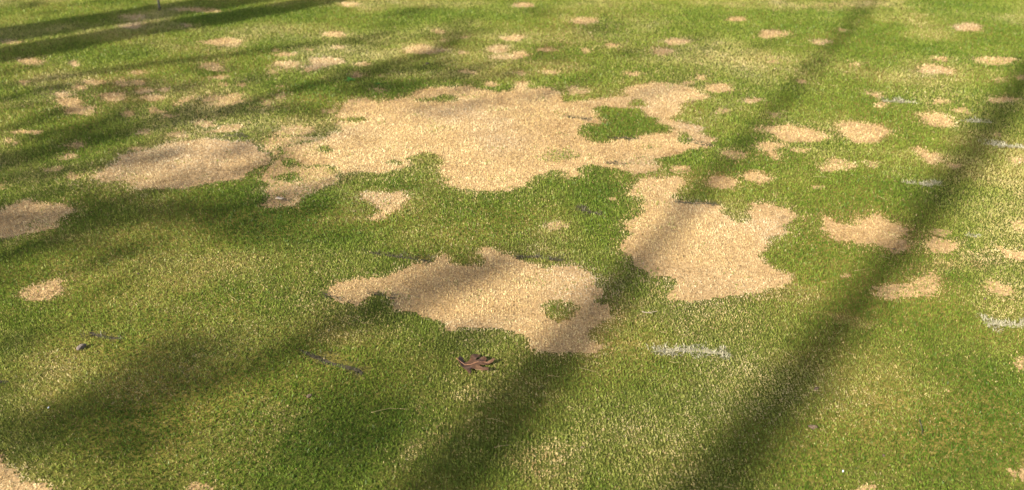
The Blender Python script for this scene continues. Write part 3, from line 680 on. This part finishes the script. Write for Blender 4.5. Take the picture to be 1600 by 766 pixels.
def stick(name, pix, rad, mat, lift=.006, wob=.0, fork=None, n=6):
    g = [G(p) for p in pix]; c = np.mean(g, 0); pts = []
    k = 4
    for i in range(len(g) - 1):
        for t in range(k):
            a = np.array(g[i]) + (np.array(g[i + 1]) - np.array(g[i])) * t / k; pts.append(a)
    pts.append(np.array(g[-1])); m = len(pts)
    P = [(a[0] - c[0] + random.uniform(-wob, wob), a[1] - c[1] + random.uniform(-wob, wob), lift + .003 * math.sin(3 * i / m + c[0] * 9)) for i, a in enumerate(pts)]
    vs, fs = [], []
    tube(vs, fs, P, [rad * (1 - .55 * i / (m - 1)) for i in range(m)], n)
    if fork:
        a = P[m // 2]; tube(vs, fs, [a, (a[0] + fork[0] * .5, a[1] + fork[1] * .5, a[2] + .003), (a[0] + fork[0], a[1] + fork[1], a[2] + .001)], [rad * .7, rad * .5, rad * .25], n)
    o = mesh_obj(name, vs, fs, mat, None, True); o.location = (c[0], c[1], float(hgt(c[0], c[1]))); return o
tag(stick('forked_twig', [(1003,487),(1014,489),(1027,488)], .0022, M_TWIG, .009, .001, (.012, -.012)), 'small grey forked twig below the broad dead patch', 'twig')
tag(stick('dark_twig', [(1436,660),(1438,668),(1440,676),(1439,684)], .0022, M_DARK, .007, .001), 'short dark curved twig standing out on green turf at lower right', 'twig')
# pale curled scrap with raised end
vs, fs = [], []
sx0, sy0 = G((431, 315)); sx1, sy1 = G((443, 319)); w_ = .010
for i in range(9):
    t = i / 8; x = sx0 + (sx1 - sx0) * t; y = sy0 + (sy1 - sy0) * t; z = .008 + .016 * t * t + .004 * math.sin(t * 5)
    for s in (-1, 0, 1): vs.append((x - sx0 + .15 * s * w_, y - sy0 + s * w_ * (1 - .3 * t), z + .003 * abs(s)))
for i in range(8):
    for s in range(2): fs.append((i * 3 + s, i * 3 + s + 3, i * 3 + s + 4, i * 3 + s + 1))
o = mesh_obj('bark_scrap', vs, fs, M_SCRAP, None, True); o.location = (sx0, sy0, float(hgt(sx0, sy0)))
o.modifiers.new('solid', 'SOLIDIFY').thickness = .0015
tag(o, 'pale curled scrap of bark on the bronze dead patch', 'scrap')
# green sprig
def sprig(pxy, nleaf, size, lab):
    x, y = G(pxy); vs, fs = [], []
    for i in range(nleaf):
        a = i * 2.4 + .3; up = random.uniform(.25, .8); L = size * random.uniform(.7, 1.1); b = len(vs)
        d = Vector((math.cos(a), math.sin(a), up)).normalized(); sd_ = Vector((-math.sin(a), math.cos(a), 0))
        for t, wd in ((0, .05), (.35, .22), (.7, .20), (1, .02)):
            p = d * (L * t) + Vector((0, 0, .006 - L * .25 * t * t))
            vs += [p - sd_ * (wd * L), p + Vector((0, 0, -.06 * L)), p + sd_ * (wd * L)]
        for k in range(3):
            q = b + 3 * k; fs += [(q, q + 1, q + 4, q + 3), (q + 1, q + 2, q + 5, q + 4)]
    o = mesh_obj('weed_sprig', vs, fs, M_SPRIG, None, True); o.location = (x, y, float(hgt(x, y))); tag(o, lab, 'weed', 'broad leaved weeds')
sprig((547, 128), 9, .040, 'small bright green weed sprig near the small frayed dead patch')
sprig((590, 134), 6, .024, 'tiny dark green weed sprig right of the brighter one')
STEM = [[(1031,519),(1043,523)],[(1066,518),(1072,523)],[(1046,566),(1055,568),(1064,568)],[(903,579),(918,581),(932,584)],[(857,593),(877,594)],[(886,641),(898,642)],
 [(1099,675),(1114,673)],[(1131,763),(1146,768)],[(540,500),(558,504),(570,512)],[(760,662),(775,664),(790,671)],[(772,707),(800,704)],[(580,652),(610,644),(640,646)],[(360,468),(367,473),(373,481)],
 [(987,446),(999,445)],[(1270,282),(1295,283)],[(1370,313),(1388,318)],[(1346,281),(1352,284)],[(1334,427),(1358,425)],[(1285,443),(1295,445)],[(1312,396),(1322,400)],[(1373,404),(1390,408)],
 [(1221,552),(1245,563)],[(1307,526),(1318,516)],[(1323,556),(1337,559)],[(1269,614),(1290,613)],[(1283,670),(1290,680)],[(626,61),(648,62)],[(643,100),(653,99)],[(512,169),(529,168)],
 [(1227,72),(1254,75)],[(1485,51),(1496,51)],[(1220,175),(1234,178)],[(1295,136),(1309,139)],[(1456,210),(1462,211)]]
for p in STEM:
    tag(stick('dry_stem', p, .00055 if p[0][1] > 250 else .0009, M_STRAW, .0135, .0015, None, 5), single_out('thin pale dry stem', tuple(np.mean(p, 0))), 'stem', 'loose dry stems on the turf')

# ------------------------------------------------------------------ flagstick at the top edge
fx, fy = G((250, 17)); fz = float(hgt(fx, fy))
fl = bpy.data.objects.new('flagstick', None); col.objects.link(fl); fl.location = (fx, fy, fz)
tag(fl, 'slender pale grey pole standing in the dark shadow at the top left', 'pole')
M_POLE = noisy_mat('pole_shade_grey', [(.3, (.16, .16, .155)), (.7, (.24, .24, .23))], 12, rough=.4)  # grey darkened, the shadow around the pole is put into its colour
vs, fs = [], []; tube(vs, fs, [(0, 0, -.05), (0, 0, .4), (0, 0, .9)], [.0085, .0085, .008], 10); mesh_obj('pole', vs, fs, M_POLE, fl, True)
vs, fs = [], []; tube(vs, fs, [(0, 0, 0), (0, 0, .03)], [.016, .012], 12); mesh_obj('ferrule', vs, fs, M_DARK, fl, True)

# ------------------------------------------------------------------ trees outside the view whose shadows cross the green
COT = 1 / math.tan(SUN_EL)
def cast(g, z):
    """the point at height z whose shadow falls on ground point g"""
    return Vector((g[0] - SH[0] * z * COT, g[1] - SH[1] * z * COT, z))

def make_tree(name, lab, shadow, back, w0, top, crown_r, limbs=(), nleaf=5000, seed=1, clumps=(), prof=None):
    """shadow: two pixels on the trunk's shadow; back: metres from the first of them back to the trunk's foot"""
    rr = random.Random(seed)
    a, b = np.array(G(shadow[0])), np.array(G(shadow[1])); d = (b - a) / np.hypot(*(b - a)); foot = a - d * back
    root = bpy.data.objects.new(name, None); col.objects.link(root); root.location = (foot[0], foot[1], 0)
    tag(root, lab, 'tree', 'trees beside the green')
    off = root.location.copy(); vs, fs = [], []; P = []; Rr = []
    m = 16 if not prof else 64; Ltot = top * COT
    for i in range(m + 1):
        t = Ltot * i / m; z = t / COT
        p = cast(foot + d * t, z) - off
        wv = .03 * math.sin(t * .75 + seed) * min(1, i / 3); P.append(p + Vector((SH[1] * wv * .5, -SH[0] * wv * .5, 0)))
        Rr.append(w0 / 2 * (1 - .55 * i / m) * (1.35 if i == 0 else 1) if not prof else np.interp(t - back, *prof) / 2)
    tube(vs, fs, P, Rr, 12)
    tips = []
    for (gpts, z0, z1, r0, r1) in limbs:              # limbs described by the pixels their shadows follow
        gg = [np.array(G(p)) for p in gpts]; k = len(gg)
        q = [cast(g, z0 + (z1 - z0) * i / (k - 1)) - off for i, g in enumerate(gg)]
        near = min(P, key=lambda p: (p - q[0]).length)
        tube(vs, fs, [near, near.lerp(q[0], .5) + Vector((0, 0, -.3))] + q, [r0 * 1.3, r0 * 1.15] + [r0 + (r1 - r0) * i / (k - 1) for i in range(k)], 8)
        tips.append(q[-1])
    for i in range(14):
        s = P[(12 + i % 5) * m // 16]; a = i * 2.39; L = crown_r * rr.uniform(.6, 1)
        e = s + Vector((math.cos(a) * L, math.sin(a) * L, L * rr.uniform(.3, .8)))
        tube(vs, fs, [s, s.lerp(e, .5) + Vector((0, 0, .15 * L)), e], [.06, .04, .015], 6); tips.append(e)
    mesh_obj('trunk', vs, fs, M_BARK, root, True)
    lv, lf = [], []
    cs_ = tips[len(limbs):]
    for i in range(nleaf):
        c = rr.choice(cs_) + Vector((rr.gauss(0, .5), rr.gauss(0, .5), rr.gauss(0, .4)))
        n_ = Vector((rr.gauss(0, 1), rr.gauss(0, 1), rr.gauss(0, 1))).normalized(); u = n_.orthogonal().normalized() * .06; v = n_.cross(u) * 1.6; k = len(lv)
        lv += [c - v, c + u, c + v, c - u]; lf.append((k, k + 1, k + 2, k + 3))
    for (cpx, z, rad, cnt) in clumps:                 # leafy twigs whose dapple falls on these pixels
        c0 = cast(np.array(G(cpx)), z) - off
        for i in range(cnt):
            c = c0 + Vector((rr.gauss(0, rad), rr.gauss(0, rad), rr.gauss(0, rad * .6)))
            n_ = Vector((rr.gauss(0, 1), rr.gauss(0, 1), rr.gauss(0, 1))).normalized(); u = n_.orthogonal().normalized() * .05; v = n_.cross(u) * 1.7; k = len(lv)
            lv += [c - v, c + u, c + v, c - u]; lf.append((k, k + 1, k + 2, k + 3))
    mesh_obj('crown', lv, lf, M_LEAVES, root)
    return root

make_tree('tree', 'tall leaning tree out of view behind, casting the middle shadow stripe', [(722,735),(1230,150)], 12, .42, 20, 1.8, seed=1, prof=([-15,-12,-6,0,.9,1.5,3,6,30],[.5,.38,.28,.21,.19,.09,.08,.09,.05]))
make_tree('tree', 'tall leaning tree out of view behind, casting the right shadow stripe', [(1120,750),(1570,170)], 14, .46, 21, 1.8, seed=2, prof=([-17,-14,-6,0,.9,1.3,2.0,3.5,5,30],[.5,.38,.28,.21,.17,.13,.16,.22,.20,.05]))
make_tree('tree', 'tree left of the view casting the upper dark shadow bar', [(0,58),(330,6)], 6.0, .62, 13, 2.0, seed=3)
make_tree('tree', 'tree left of the view casting the lower dark shadow bar', [(0,88),(500,2)], 6.5, .48, 13.5, 2.0, seed=4)
make_tree('tree', 'tree left behind casting the soft shadow bands across the left', [(0,258),(500,132)], 12, .21, 8.6, .9, nleaf=150, seed=5,
   limbs=[([(-420,330),(-200,335),(60,345),(160,335),(330,335),(480,300),(560,270)], 5.5, 8.0, .085, .03), ([(-420,680),(-250,672),(80,655),(200,640),(330,600),(450,555),(600,480),(800,400)], 6.0, 9.5, .02, .062), ([(-300,185),(100,118),(330,88),(500,68)], 7, 9, .06, .05)],
   clumps=[((170,655),7.5,.15,17),((225,640),7.5,.12,8),((60,690),7.5,.2,6),((200,345),6.8,.22,34),((310,345),7,.2,20),((120,300),6.6,.2,16),((30,430),7,.22,22),((15,490),7,.25,14),((60,230),6,.3,28),((-20,300),6,.3,20),
           ((560,490),9,.10,12),((690,440),9.3,.11,14),((640,620),9,.10,9),((560,680),9,.13,10),((760,115),8.5,.3,26),((640,125),8.5,.25,26),((900,145),9,.25,16),((20,150),6,.4,34),((120,60),6,.4,26),((1100,80),10,.3,14),((30,10),6,.5,40)])
print('done')
